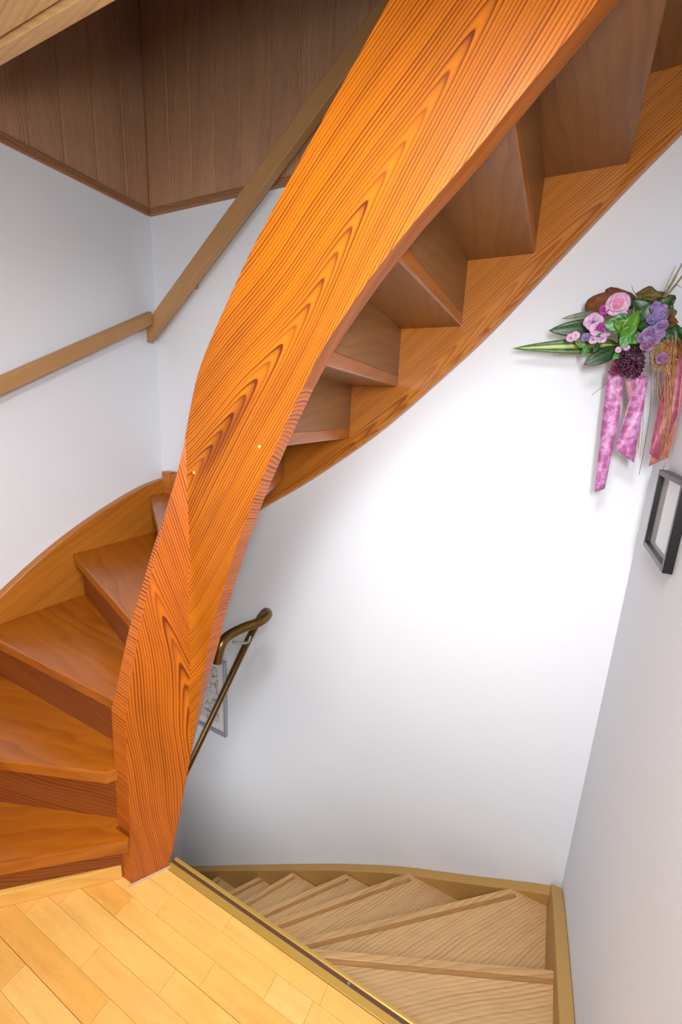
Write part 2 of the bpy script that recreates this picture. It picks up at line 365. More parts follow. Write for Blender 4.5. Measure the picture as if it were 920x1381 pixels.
ts = sorted(set([-L, -L + .027, -L + .114] + [round(-.2 + i * .01, 4) for i in range(14)] + [round(-.064 + i * .008, 4) for i in range(17)] + [round(.08 + i * .025, 4) for i in range(40)]))
ts = [t for t in ts if t <= 1.06]
def smooth_at(t, X, Z, h):
    return sum(np.interp(t + k * h, X, Z) for k in (-2, -1, 0, 1, 2)) / 5
NV = 22
vs = []; idx = {}
def on_face(t, z):
    a = .003 + max(0.0, min(1.0, (1.05 - z) / .55)) * .085
    if t < 0: t = t + (.004 + .035 * min(max(z, 0), .62)) * (-t / L)
    if abs(t) < a:
        u = (t + a) / (2 * a); A = C - d1 * a; B = C + d2 * a
        return A * (1 - u) ** 2 + C * 2 * u * (1 - u) + B * u * u
    return C + (d1 if t < 0 else d2) * t
def face_pt(t, z, side, v=0.0):
    p = on_face(t, z)
    if side:   # the stair side: thinned towards the top where the board turns
        hump = max(0.0, min(1.0, (t + L) / .09)) * max(0.0, min(1.0, (.25 - t) / .2))
        th = TH * (1 - .62 * v * v * hump)
        k = max(0.0, min(1.0, (t + .06) / .12)); n = (n1 * (1 - k) + Vector((0, 1)) * k).normalized()
        p = p + n * th - d1 * (max(0.0, -t / L - .3) / .7 * .028 * (1 + .3 * min(z, .6)))
    return (p.x, p.y, z)
for ti, t in enumerate(ts):
    h = .006 if t > -.1 else 0
    zt = smooth_at(t, tt, tz, h * (1 if t < 0 else 2)); zb = smooth_at(t, bt, bz, h)
    for side in (0, 1):
        for k in range(NV + 1):
            idx[(ti, side, k)] = len(vs); vs.append(face_pt(t, zb + (zt - zb) * k / NV, side, k / NV))
fs = []; mi = []; kind = []
NT_ = len(ts) - 1
for ti in range(NT_):
    for k in range(NV):
        fs.append((idx[ti, 0, k], idx[ti + 1, 0, k], idx[ti + 1, 0, k + 1], idx[ti, 0, k + 1])); kind.append('f')
        fs.append((idx[ti, 1, k + 1], idx[ti + 1, 1, k + 1], idx[ti + 1, 1, k], idx[ti, 1, k])); kind.append('f')
    fs.append((idx[ti, 0, 0], idx[ti, 1, 0], idx[ti + 1, 1, 0], idx[ti + 1, 0, 0])); kind.append('e')
    fs.append((idx[ti, 0, NV], idx[ti + 1, 0, NV], idx[ti + 1, 1, NV], idx[ti, 1, NV])); kind.append('e')
for k in range(NV):
    fs.append((idx[0, 0, k], idx[0, 0, k + 1], idx[0, 1, k + 1], idx[0, 1, k])); kind.append('e')
    fs.append((idx[NT_, 0, k + 1], idx[NT_, 0, k], idx[NT_, 1, k], idx[NT_, 1, k + 1])); kind.append('e')
me = bpy.data.meshes.new('inner_string'); me.from_pydata(vs, [], fs); me.update()
uvl = me.uv_layers.new(name='UVMap')
ct, sn = math.cos(math.radians(51)), math.sin(math.radians(51)); c1_, s1_ = math.cos(math.radians(70)), math.sin(math.radians(70))
for p, kd in zip(me.polygons, kind):
    cx_ = sum(me.vertices[v].co.x for v in p.vertices) / len(p.vertices); cz_ = sum(me.vertices[v].co.z for v in p.vertices) / len(p.vertices)
    isend = kd == 'e' and cz_ < 1.52
    p.material_index = 1 if isend else (2 if kd == 'f' and cx_ < -.872 else 0)
    for li in p.loop_indices:
        q = me.vertices[me.loops[li].vertex_index].co
        if isend: uv = (q.z * .9 + q.x * .2, (q.y - .6) * .5)
        elif kd == 'e': uv = (q.x * ct + q.z * sn, 1.1 + q.y + (q.z * ct - q.x * sn) * .3)
        elif cx_ < -.872:
            s_ = (Vector((q.x, q.y)) - C).length * -1
            uv = (s_ * c1_ + q.z * s1_ + .3, 1.40 + (-s_ * s1_ * 1.0 + (q.z - .8) * -.16) * 1.0)
        else: uv = (q.x * ct + q.z * sn, -q.x * sn + q.z * ct)
        uvl.data[li].uv = uv
me.shade_smooth(); me.set_sharp_from_angle(angle=math.radians(28))
istr = link('inner_string', me, [M['pine'], M['pine_end'], M['pine_newel']], st)
b = istr.modifiers.new('bevel', 'BEVEL'); b.width = .003; b.segments = 2; b.limit_method = 'ANGLE'; b.angle_limit = math.radians(50); b.harden_normals = False
def plug(x, z):
    fy = .82 + (x + .871) * .012 - .0007
    n = 8
    vs = [(x + .0042 * math.cos(2 * math.pi * k / n), fy + dy, z + .0042 * math.sin(2 * math.pi * k / n)) for dy in (0, .006) for k in range(n)]
    me = mesh('wood_plug', vs, [tuple(range(n)), tuple(range(n, 2 * n))[::-1]] + [(k, (k + 1) % n, n + (k + 1) % n, n + k) for k in range(n)])
    link('wood_plug', me, M['knot'], istr)
for px, py in ((265, 637), (352, 602)):
    q = W(px, py, .829); plug(q.x, q.z)
prism('caulk_bead', [(-.988, .632), (-.980, .634), (-.917, .734), (-.922, .738)], 0, .003, paint('grey_caulk', (196, 170, 150)), st)
# nosing lines: (outer x, y) and a point further in
R_ = .2
LS, BS = WL + .04, WS
def hit_inner(p, q):
    """where line p->q meets the middle of the inner string"""
    p = Vector(p); q = Vector(q); d = q - p; best = None
    m1 = C + n1 * TH * .8; m2 = C + Vector((0, TH * .75))
    for c0, dd, lo, hi in ((m1, d1, -.32, .02), (m2 , d2, -.02, 1.3)):
        det = d.x * (-dd.y) + d.y * dd.x
        if abs(det) < 1e-6: continue
        r = c0 - p; t = (r.x * (-dd.y) + r.y * dd.x) / det; u = (d.x * r.y - d.y * r.x) / det
        if lo <= u <= hi and t > 0 and (best is None or t < best[0]): best = (t, p + d * t)
    return best[1] if best else q
def outer(p, q):
    """extend q->p until it meets the left or the back string (10 mm into the housing)"""
    p = Vector(p); q = Vector(q); d = (p - q); ts_ = []
    if d.x < -1e-6: ts_.append(((LS - .01 - q.x) / d.x))
    if d.y > 1e-6: ts_.append(((BS + .01 - q.y) / d.y))
    if d.x > 1e-6: ts_.append(((WR - .04 - q.x) / d.x))
    return q + d * min(ts_)
NL = {1: ((-1.205, .416), (-.985, .603)), 2: ((-1.348, .507), (-1.01, .639)), 3: ((-1.683, .688), (-1.054, .687)),
      4: ((-1.79, 1.04), (-1.081, .785)), 5: ((-1.755, 1.415), (-1.237, 1.026)), 6: ((-1.43, 1.546), (-.89, .88)),
      7: ((-1.115, 1.546), (-.80, .88)), 8: ((-.800, 1.546), (-.725, .95)), 9: ((-.614, 1.546), (-.555, .95)),
      10: ((-.402, 1.546), (-.390, .93)), 11: ((-.203, 1.546), (-.203, .91)), 12: ((.006, 1.546), (.0, 1.0)), 13: ((.2, 1.42), (.1, .95))}
def shifted(k, dist):
    p, q = Vector(NL[k][0]), Vector(NL[k][1]); d = (q - p).normalized(); n = Vector((-d.y, d.x)) * dist
    return p + n, q + n
# which side is uphill: the left of outer->inner points uphill everywhere on this flight
def line(k, dist):
    p, q = shifted(k, dist); i = hit_inner(p, q); return outer(p, q), i
TT = .04
for k in range(1, 13):
    no, ni = line(k, 0.0); ro, ri = line(k + 1, .055)
    z = k * R_
    poly = [tuple(no), tuple(ni)]
    if k == 1: poly = [tuple(no), (-.957, .624), (-.966, .638), (-1.028, .638), (-1.03, .66), tuple(hit_inner((-1.3, .66), (-1.0, .75)))]
    if k == 1: poly[-1] = (-.999, .70); ri = Vector((-.982, .716))
    poly += [tuple(ri), tuple(ro)]
    if no.x <= LS and ro.y > BS: poly.append((LS - .01, BS + .01))
    if k == 12: poly = [tuple(no), tuple(ni), (.25, .86), (.25, 1.3), (.227, 1.54)]
    mid = (ni - no).normalized()
    t = prism('tread', poly, z - TT, z, [M['tread'], M['brown_wood']], st, g=(mid.x, mid.y, 0), bevel=.005)
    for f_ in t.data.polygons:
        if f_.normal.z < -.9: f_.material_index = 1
for k in range(1, 13):
    a0, a1 = line(k, .034); b0, b1 = line(k, .054)
    if k == 1: a1 = Vector((-1.018, .648)); b1 = Vector((-1.018, .668)); 
    mid = (a1 - a0).normalized()
    z0 = 0 if k == 1 else (k - 1) * R_ - .002
    prism('riser', [tuple(a0), tuple(a1), tuple(b1), tuple(b0)], z0, k * R_ - TT, M['riser'] if k < 7 else M['brown_wood'], st, g=(mid.x, mid.y, 0))
# back wall string
xb = [-1.86, -1.5, -1.176, -.975, -.797, -.639, -.498, -.373, -.259, -.069, .09, .175, .267]
zb = [.55, .79, 1.011, 1.135, 1.260, 1.377, 1.502, 1.621, 1.729, 1.950, 2.132, 2.223, 2.32]
xt = [-1.86, -1.79, -1.6, -1.4, -1.1, -.8, 0, .267]; zt = [1.085, 1.085, 1.18, 1.33, 1.50, 1.72, 2.50, 2.78]
xx_ = [WL + .0405 + i * (WR - WL - .041) / 60 for i in range(61)]
lo = [(x, smooth_at(x, xb, zb, .03)) for x in xx_]; hi = [(x, smooth_at(x, xt, zt, .02)) for x in xx_]
def ribbon_slab(name, lo, hi, y0, y1, mat, parent, ang, along='x', bevel=.003):
    n = len(lo); vs = []
    for (a, zl), (_, zh) in zip(lo, hi):
        for yy, z in ((y0, zl), (y0, zh), (y1, zh), (y1, zl)): vs.append((a, yy, z) if along == 'x' else (yy, a, z))
    fs = []
    for i in range(n - 1):
        for j in range(4): fs.append((i * 4 + j, i * 4 + (j + 1) % 4, i * 4 + 4 + (j + 1) % 4, i * 4 + 4 + j))
    fs += [(0, 1, 2, 3), ((n - 1) * 4 + 3, (n - 1) * 4 + 2, (n - 1) * 4 + 1, (n - 1) * 4)]
    me = mesh(name, vs, fs); r = math.radians(ang); g = (math.cos(r), 0, math.sin(r)) if along == 'x' else (0, math.cos(r), math.sin(r))
    uvgrain(me, g, lo[n // 2] [0:1] + (0, lo[n // 2][1]) if along == 'x' else (0,) + lo[n // 2])
    return link(name, me, mat, parent, smooth=30, bevel=bevel)
bs = ribbon_slab('wall_string', lo, hi, WS, WB - .001, M['pine_string'], st, 44)
# little moulded lip along the lower edge
ribbon_slab('string_lip', [(x, z + .004) for x, z in lo], [(x, z + .022) for x, z in lo], WS - .005, WS + .004, M['pine_string'], bs, 44, bevel=.002)
# left wall string
yl = [-.3, .2, .5, .785, .962, 1.163, 1.401, 1.545]; zl_ = [.12, .30, .52, .722, .842, .945, 1.04, 1.075]
yy_ = [-.3 + i * (WB - .001 + .3) / 50 for i in range(51)]
lo = [(y, max(0.0, np.interp(y, yl, zl_) - .42)) for y in yy_]; hi = [(y, smooth_at(y, yl, zl_, .04)) for y in yy_]
lstr = ribbon_slab('wall_string', lo, hi, WL + .001, WL + .04, M['pine_string'], st, 30, along='y')
lstr['label'] = 'pine string along the left wall'
box('string_joint_block', (WL + .041, WS - .004, 1.03), (WL + .10, WB - .002, 1.115), M['pine_string'], st, bevel=.002)
# pale skirting under the first riser
sk0, sk1 = Vector((-1.256, .417)), Vector((-1.021, .639)); dd = (sk1 - sk0).normalized(); sk0 = sk1 - dd * 1.12; nn = Vector((dd.y, -dd.x)) * .012
bb = prism('base_board', [tuple(sk0), tuple(sk1), tuple(sk1 - nn * 1.3), tuple(sk0 - nn * 1.3)], 0.001, .05, M['base'], st, g=(dd.x, dd.y, 0), bevel=.002)
# ------------------------------------------------------------------ lower staircase
ls = empty('winding_staircase', (0, 0, 0), 'pale oak winder steps with tan painted wall strings going down below the landing edge', 'staircase')
ND = {1: ((.227, 1.192), (-.507, .858)), 2: ((.095, 1.548), (-.6, .961)), 3: ((-.33, 1.546), (-.796, 1.055)), 4: ((-.635, 1.541), (-.956, 1.145)),
      5: ((-.951, 1.542), (-1.126, 1.247)), 6: ((-1.178, 1.565), (-1.30, 1.385)), 7: ((-1.50, 1.546), (-1.60, 1.42)), 8: ((-1.82, 1.50), (-1.72, 1.2)), 9: ((-1.82, 1.1), (-1.3, .8))}
def dline(k):
    p, q = Vector(ND[k][0]), Vector(ND[k][1]); d = q - p
    return p, (p + d * ((.79 - p.y) / d.y))
prev = (Vector((.227, .79)), Vector((-.62, .79)))
for k in range(1, 9):
    o, i = dline(k)
    if k >= 7: i = Vector((-1.81, .79))
    poly = [tuple(prev[0]), tuple(prev[1]), tuple(i), tuple(o)]
    if k == 2: poly = [tuple(prev[0]), tuple(prev[1]), tuple(i), tuple(o), (.227, 1.546)]
    if k == 1: poly = [(.227, .79), (-.6, .79), tuple(i), tuple(o)]
    if k == 8: poly = [tuple(prev[0]), (-1.5, .79), (-1.819, .79), (-1.819, 1.546)]
    # step goes under the nosing of the one above
    dv = (i - o).normalized(); nv = Vector((-dv.y, dv.x))
    body = poly
    t = prism('tread', body, -k * R_ - .035, -k * R_ - .004, M['oak'], ls, g=(dv.x, dv.y, 0))
    if k < 8:
        nv = nv if nv.dot(prev[0] - o) > 0 else -nv
        a0, a1 = o, i
        prism('nosing', [tuple(a0), tuple(a1), tuple(a1 + nv * .022), tuple(a0 + nv * .022)], -k * R_ - .042, -k * R_, M['oak_nose'], t, g=(dv.x, dv.y, 0), bevel=.003)
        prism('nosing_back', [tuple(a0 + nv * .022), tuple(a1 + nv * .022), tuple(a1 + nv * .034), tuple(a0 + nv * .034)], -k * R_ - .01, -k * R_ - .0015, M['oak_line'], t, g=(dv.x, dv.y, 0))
        prism('riser', [tuple(o + nv * .03), tuple(i + nv * .03), tuple(i + nv * .05), tuple(o + nv * .05)], -(k + 1) * R_ - .004, -k * R_ - .036, M['oak'], ls, g=(dv.x, dv.y, 0))
    prev = (o, i)
xl = [-1.86, -1.265, -.729, -.378, -.164, 0, .119, .267]; zl2 = [-1.60, -1.20, -.845, -.634, -.533, -.452, -.393, -.318]
xx_ = [WL + .001 + i * (WR - WL - .002) / 60 for i in range(61)]
hi = [(x, smooth_at(x, xl, zl2, .04)) for x in xx_]; lo = [(x, z - .42) for x, z in hi]
o = ribbon_slab('wall_string', lo, hi, WS, WB - .001, M['tan'], ls, 30, bevel=.003)
yy2 = [.74 + i * (WS - .7405) / 30 for i in range(31)]
yr = [.7, .993, 1.192, 1.46, 1.586]; zr = [.02, -.085, -.15, -.245, -.31]
hi = [(y, smooth_at(y, yr, zr, .04)) for y in yy2]; lo = [(y, z - .45) for y, z in hi]
ribbon_slab('wall_string', lo, hi, WR - .04, WR - .001, M['tan'], ls, -20, along='y', bevel=.003)
box('inner_wall', (-1.858, .765, FL), (WR - .042, .789, -.19), M['tan'], ls)
# ------------------------------------------------------------------ wooden wall handrail
hr = empty('wall_handrail', (0, 0, 0), 'plain light brown wooden handrail following the left and back walls above the stairs', 'handrail')
def railseg(name, a, b, h, th, axis, par, drop=0):
    a = Vector(a); b = Vector(b)
    if axis == 'y': prof = [(0, 0), (th, 0), (th, h - .008), (th - .006, h), (0, h)]; off = lambda p, q: (p[0], 0, p[1])
    else: prof = [(0, 0), (-th, 0), (-th, h - .012), (-th + .010, h), (0, h)]; off = lambda p, q: (0, p[0], p[1])
    vs = [tuple(a + Vector(off(p, 0))) for p in prof] + [tuple(b + Vector(off(p, 0))) for p in prof]
    n = len(prof); fs = [tuple(range(n)), tuple(range(n, 2 * n))[::-1]] + [(i, (i + 1) % n, n + (i + 1) % n, n + i) for i in range(n)]
    me = mesh(name, vs, fs); uvgrain(me, b - a); return link(name, me, M['rail'], par, bevel=.002)
railseg('rail', (WL + .035, .0, 1.005), (WL + .035, 1.507, 1.818), .060, .036, 'y', hr)
railseg('rail', (WL + .022, 1.546, 1.742), (-.25, 1.546, 2.995), .098, .036, 'x', hr)
for yb in (.5, 1.3): box('rail_block', (WL, yb, 1.005 + yb * .5394 + .012), (WL + .035, yb + .03, 1.005 + yb * .5394 + .05), M['rail'], hr)
for x_ in (-1.6, -1.0): box('rail_block', (x_, 1.546, 1.742 + (x_ - WL) * .793 + .03), (x_ + .03, WB, 1.742 + (x_ - WL) * .793 + .07), M['rail'], hr)
# ------------------------------------------------------------------ bronze handrail of the lower flight
br = empty('bronze_handrail', (0, 0, 0), 'aged bronze tube handrail bent back on itself behind the foot of the orange staircase', 'handrail')
pts = [W(232, 1080, 1.30), W(262, 1018, 1.30), W(300, 937, 1.30), W(335, 863, 1.30), W(350, 835, 1.30), W(358, 825, 1.27), W(362, 829, 1.22), W(352, 838, 1.17), W(330, 846, 1.11), W(309, 857, 1.05), W(298, 870, 1.01), W(292, 894, .99)]
path = spline(pts, 8); rr = [.0155 if i < 40 else .0155 + .003 * min(1, (i - 40) / 40) for i in range(len(path))]
vs, fs = tube(path, rr, 16); link('rail_tube', mesh('rail_tube', vs, fs), M['brassrail'], br, smooth=50)
bp = spline([W(315, 866, 1.12), W(325, 867, 1.2), W(334, 866, 1.27), W(338, 858, 1.29)], 6)
vs, fs = tube(bp, .006, 10); link('rail_bracket', mesh('rail_bracket', vs, fs), M['steel'], br, smooth=50)
# ------------------------------------------------------------------ pictures
def picture(name, label, org, ux, un, wdt, hgt, fw, fd, frame, matw=None):
    """org: lower corner; ux: direction along the wall; un: out of the wall"""
    t = empty(name, org, label, 'picture'); org = Vector(org); ux = Vector(ux); un = Vector(un); uz = Vector((0, 0, 1))
    def quadbox(nm, u0, u1, z0, z1, n0, n1, mat, par):
        vs = [org + ux * u + uz * z + un * n for n in (n0, n1) for u, z in ((u0, z0), (u1, z0), (u1, z1), (u0, z1))]
        me = mesh(nm, vs, [(0, 1, 2, 3), (7, 6, 5, 4), (0, 4, 5, 1), (1, 5, 6, 2), (2, 6, 7, 3), (3, 7, 4, 0)]); uvgrain(me, ux)
        return link(nm, me, mat, par, bevel=.0015 if n1 > .01 else 0)
    quadbox('backing', fw * .5, wdt - fw * .5, fw * .5, hgt - fw * .5, .001, .004, M['mat'], t)
    for u0, u1, z0, z1 in ((0, fw, 0, hgt), (wdt - fw, wdt, 0, hgt), (fw, wdt - fw, 0, fw), (fw, wdt - fw, hgt - fw, hgt)):
        quadbox('frame_side', u0, u1, z0, z1, .001, fd, frame, t)
    if matw: quadbox('print', fw + matw, wdt - fw - matw, fw + matw, hgt - fw - matw, .0042, .0052, M['print'], t)
    else: quadbox('glass', fw, wdt - fw, fw, hgt - fw, .006, .008, M['glass'], t)
    return t
picture('picture_frame', 'small black wood frame with pale glass hanging on the right wall below the flowers', (WR, 1.372, 1.146), (0, -1, 0), (-1, 0, 0), .252, .208, .014, .020, M['black'])
picture('picture_frame', 'silver framed grey print with white mat low on the wall behind the bronze rail', (-1.436, WB, -.372), (-1, 0, 0), (0, -1, 0), .40, .478, .016, .018, M['silver'], .045)
# ------------------------------------------------------------------ flower arrangement
fa = empty('flower_arrangement', (0, 0, 0), 'hanging bouquet of pink rose, lilac flowers, green leaves and pink ribbons in the corner', 'flowers')
FY = 1.49
def leaf(name, a, b, wid, mat, bend=.0, twist=0.0, shape=.9, par=fa, n=10, fold=.25, lobes=0):
    """a thin leaf from base a to tip b; wid across in metres"""
    a = Vector(a); b = Vector(b); d = b - a; L_ = d.length; d.normalize()
    side = d.cross(Vector((0, -1, 0))).normalized(); out = Vector((0, -1, 0))
    side = (side * math.cos(twist) + out * math.sin(twist)).normalized(); nrm = side.cross(d)
    if nrm.y > 0: nrm = -nrm
    vs, uvs = [], []
    for i in range(n + 1):
        t = i / n; wv = wid * .5 * (math.sin(math.pi * t ** shape) ** .8 + (.04 if t < 1 else 0))
        if lobes: wv *= 1 + .35 * math.sin(t * math.pi * lobes)
        for j in range(5):
            s_ = (j - 2) / 2
            p = a + d * L_ * t + side * wv * s_ + nrm * (bend * math.sin(math.pi * t) * L_ + abs(s_) * wv * fold)
            vs.append(p); uvs.append((t * L_ * 10, (s_ + 1) / 2))
    fs = [(i * 5 + j, i * 5 + j + 1, i * 5 + 6 + j, i * 5 + 5 + j) for i in range(n) for j in range(4)]
    me = bpy.data.meshes.new(name); me.from_pydata([tuple(v) for v in vs], [], fs); me.update()
    uv = me.uv_layers.new(name='UVMap')
    for lp in me.loops: uv.data[lp.index].uv = uvs[lp.vertex_index]
    return link(name, me, mat, par, smooth=60, solid=.0009)
P = W
leaf('blade_leaf', P(838, 466, 1.53), P(691, 470, 1.50), .042, M['leaf_snake'], shape=.62, bend=.03, fold=.3)
leaf('leaf', P(815, 440, 1.50), P(740, 446, 1.47), .046, M['leaf_dark'], shape=.8, bend=.05, twist=.2)
leaf('leaf', P(812, 422, 1.48), P(757, 430, 1.46), .017, M['leaf_grey'], shape=.8, bend=.04)
leaf('leaf', P(835, 470, 1.48), P(787, 492, 1.46), .042, M['leaf_dark'], shape=.85, bend=.05)
leaf('leaf', P(790, 470, 1.47), P(773, 452, 1.47), .02, M['leaf_bright'])
leaf('leaf', P(792, 465, 1.47), P(786, 482, 1.46), .016, M['leaf_mid'])
# bright leaves in the middle
for a, b_, wd, m, y in (((852, 436), (814, 438), .050, 'leaf_mid', 1.42), ((850, 442), (828, 436), .034, 'leaf_bright', 1.41), ((840, 452), (862, 418), .036, 'leaf_bright', 1.40),
                        ((836, 455), (860, 440), .034, 'leaf_bright', 1.40), ((868, 436), (876, 410), .05, 'leaf_dark', 1.42), ((860, 442), (892, 438), .034, 'leaf_dark', 1.41),
                        ((848, 450), (838, 470), .030, 'leaf_mid', 1.40), ((846, 454), (864, 462), .026, 'leaf_bright', 1.41), ((870, 425), (858, 405), .05, 'leaf_dark', 1.44),
                        ((872, 432), (884, 424), .05, 'leaf_dark', 1.43), ((815, 452), (797, 445), .02, 'leaf_mid', 1.44), ((808, 462), (800, 476), .014, 'leaf_dark', 1.44),
                        ((838, 476), (826, 484), .02, 'leaf_mid', 1.42), ((862, 470), (878, 462), .03, 'leaf_dark', 1.43), ((845, 415), (866, 404), .03, 'leaf_dark', 1.46)):
    leaf('leaf', P(*a, y), P(*b_, y - .01), wd, M[m], bend=.06, twist=random.uniform(-.4, .4), shape=.75)
leaf('withered_leaf', P(858, 396, 1.47), P(905, 412, 1.44), .045, M['leaf_olive'], bend=.1, twist=.5, lobes=3)
leaf('withered_leaf', P(895, 404, 1.44), P(904, 434, 1.44), .045, M['leaf_olive'], bend=.1, twist=-.4, lobes=3)
leaf('withered_leaf', P(888, 420, 1.44), P(911, 398, 1.43), .035, M['leaf_dark'], bend=.1, twist=.3, lobes=5)
for k in range(9):
    a = (random.uniform(862, 892), random.uniform(404, 436)); leaf('withered_leaf', P(*a, 1.46), P(a[0] + random.uniform(-22, 22), a[1] + random.uniform(-10, 20), 1.45), .04, M['leaf_dark'], bend=.1, twist=random.uniform(-1, 1))
for k in range(7):
    a = (random.uniform(892, 906), random.uniform(432, 450)); leaf('withered_leaf', P(*a, 1.42), P(a[0] + random.uniform(4, 24), a[1] + random.uniform(-10, 40), 1.40), .04, M['bark'] if k % 3 else M['leaf_dark'], bend=.1, twist=random.uniform(-1, 1))
# brown dried fungus slab
n = 26; ring = []
cx0, cz0 = P(818, 404, 1.49).x, P(818, 404, 1.49).z
prof = [(789, 418), (789, 411), (793, 404), (800, 399), (808, 396), (816, 394), (817, 390), (824, 387), (834, 388), (842, 391), (852, 395), (858, 400), (855, 412), (840, 420), (820, 424), (802, 422)]
ring = [P(x, y, 1.50) for x, y in prof]; cen = sum(ring, Vector()) / len(ring); vs = []
for f_, dy in ((1, 0), (.8, -.016), (.45, -.024)): vs += [cen + (p - cen) * f_ + Vector((0, dy + random.uniform(-.002, .002), 0)) for p in ring]
vs.append(cen + Vector((0, -.026, 0))); vs += [p + Vector((0, .012, 0)) for p in ring]; m_ = len(ring); fs = []
for l_ in range(2): fs += [(l_ * m_ + i, l_ * m_ + (i + 1) % m_, (l_ + 1) * m_ + (i + 1) % m_, (l_ + 1) * m_ + i) for i in range(m_)]
fs += [(2 * m_ + i, 2 * m_ + (i + 1) % m_, 3 * m_) for i in range(m_)]
fs += [(i, (i + 1) % m_, 3 * m_ + 1 + (i + 1) % m_, 3 * m_ + 1 + i) for i in range(m_)] + [tuple(3 * m_ + 1 + i for i in range(m_))]
link('dried_fungus', mesh('dried_fungus', vs, fs), M['bark'], fa, smooth=60)
def petal(name, c, ang, length, width, tilt, mat, par, cup=.35):
    """petal from centre c in the XZ plane at angle ang, leaning out by tilt"""
    d = Vector((math.cos(ang), 0, math.sin(ang))); out = Vector((0, -1, 0)); s_ = Vector((-math.sin(ang), 0, math.cos(ang)))
    dd = (d * math.cos(tilt) + out * math.sin(tilt)).normalized(); nn_ = dd.cross(s_)
    if nn_.y > 0: nn_ = -nn_
    vs, n = [], 6
    for i in range(n + 1):
        t = i / n; wv = width * .5 * (max(.0, 1 - ((t - .58) / .62) ** 2) ** .5 if t > .58 else .35 + .65 * math.sin(t / .58 * math.pi / 2)) + .0002
        for j in range(5):
            q = (j - 2) / 2; vs.append(Vector(c) + dd * length * t * (1 - .08 * q * q) + s_ * wv * q + nn_ * (cup * wv * q * q - cup * length * .5 * t * t))
    fs = [(i * 5 + j, i * 5 + j + 1, i * 5 + 6 + j, i * 5 + 5 + j) for i in range(n) for j in range(4)]
    me = bpy.data.meshes.new(name); me.from_pydata([tuple(v) for v in vs], [], fs); me.update(); me.uv_layers.new(name='UVMap')
    return link(name, me, mat, par, smooth=70, solid=.0007)
def ball(c, r, seg=8, rings=5, jit=0):
    vs, fs = [Vector(c) + Vector((0, 0, r))], []
    for i in range(1, rings):
        th = math.pi * i / rings
        for k in range(seg): vs.append(Vector(c) + Vector((math.sin(th) * math.cos(2 * math.pi * k / seg), math.sin(th) * math.sin(2 * math.pi * k / seg), math.cos(th))) * r)
    vs.append(Vector(c) - Vector((0, 0, r)))
    fs += [(0, 1 + k, 1 + (k + 1) % seg) for k in range(seg)]
    for i in range(rings - 2): fs += [(1 + i * seg + k, 1 + (i + 1) * seg + k, 1 + (i + 1) * seg + (k + 1) % seg, 1 + i * seg + (k + 1) % seg) for k in range(seg)]
    e = len(vs) - 1; fs += [(e, 1 + (rings - 2) * seg + (k + 1) % seg, 1 + (rings - 2) * seg + k) for k in range(seg)]
    return vs, fs
def merge(parts):
    V, F = [], []
    for v, f in parts: o_ = len(V); V += v; F += [tuple(i + o_ for i in q) for q in f]
    return V, F
def flower(name, px, py, y, size, mats, n, inner=0, tilt=.5):
    c = P(px, py, y); v, f = ball(c, size * .16); core = link(name, mesh(name, v, f), mats[-1], fa, smooth=60)
    a0 = random.uniform(0, 6)
    for k in range(n): petal('petal', c + Vector((0, -.001 * (k % 2), 0)), a0 + 2 * math.pi * k / n + random.uniform(-.15, .15), size * .52, size * .62, tilt + random.uniform(-.2, .3), mats[0], core)
    for k in range(inner): petal('petal', c, a0 + .5 + 2 * math.pi * k / inner, size * .36, size * .36, 1.05, mats[-1], core, .6)
    return core
# the rose: open outer petals, closed heart
c = P(833, 411, 1.42); v, f = ball(c - Vector((0, .010, 0)), .0065); rose = link('rose', mesh('rose', v, f), M['pinkcore'], fa, smooth=60)
for k in range(5): petal('petal', c + Vector((0, -.002, 0)), .3 + 1.257 * k, .029, .037, .25, M['pink'], rose, .3)
for k in range(4): petal('petal', c + Vector((0, -.004, 0)), .8 + 1.571 * k, .022, .031, .7, M['pink'], rose, .6)
for k in range(4): petal('petal', c + Vector((0, -.006, 0)), .2 + 1.571 * k, .016, .022, 1.1, M['pinkcore'], rose, .8)
flower('small_blossom', 801, 436, 1.44, .052, [M['pink'], M['lilac']], 5, 0)
flower('small_blossom', 804, 444, 1.43, .036, [M['pink'], M['magenta']], 4, 0)
flower('small_blossom', 815, 418, 1.42, .026, [M['magenta'], M['magenta']], 6, 3)
flower('small_blossom', 812, 441, 1.42, .024, [M['magenta'], M['magenta']], 6, 3)
flower('small_blossom', 841, 424, 1.41, .018, [M['pink'], M['lilac']], 4, 0)
for x, y in ((776, 453), (790, 455), (800, 458), (812, 457), (818, 448), (824, 444), (770, 456)): flower('small_blossom', x, y, 1.44, .024, [M['pink'] if x != 790 else M['lilac'], M['mauve']], 4, 0, .3)
for x, y, s_ in ((888, 424, .034), (884, 415, .028), (893, 418, .026), (879, 431, .026), (893, 430, .022)): flower('lilac_blossom', x, y, 1.395, s_, [M['lilac'], M['lilac']], 4, 2)
for x, y, s_ in ((876, 450, .036), (868, 456, .030), (884, 445, .028), (892, 440, .032), (873, 465, .036), (882, 458, .03), (890, 452, .026)): flower('lilac_blossom', x, y, 1.39, s_, [M['lilac'] if y < 460 else M['mauve'], M['mauve']], 4, 2)
flower('mauve_blossom', 893, 484, 1.375, .03, [M['mauve'], M['mauve']], 5, 3)
for x, y in ((845, 469), (834, 472)): flower('small_blossom', x, y, 1.40, .016, [M['pink'], M['mauve']], 4)
for x, y in ((838, 492), (846, 500), (832, 497), (852, 494), (836, 483)): flower('crimson_blossom', x, y, 1.43, .034, [M['crimson'], M['crimson']], 5, 3)
bl = []
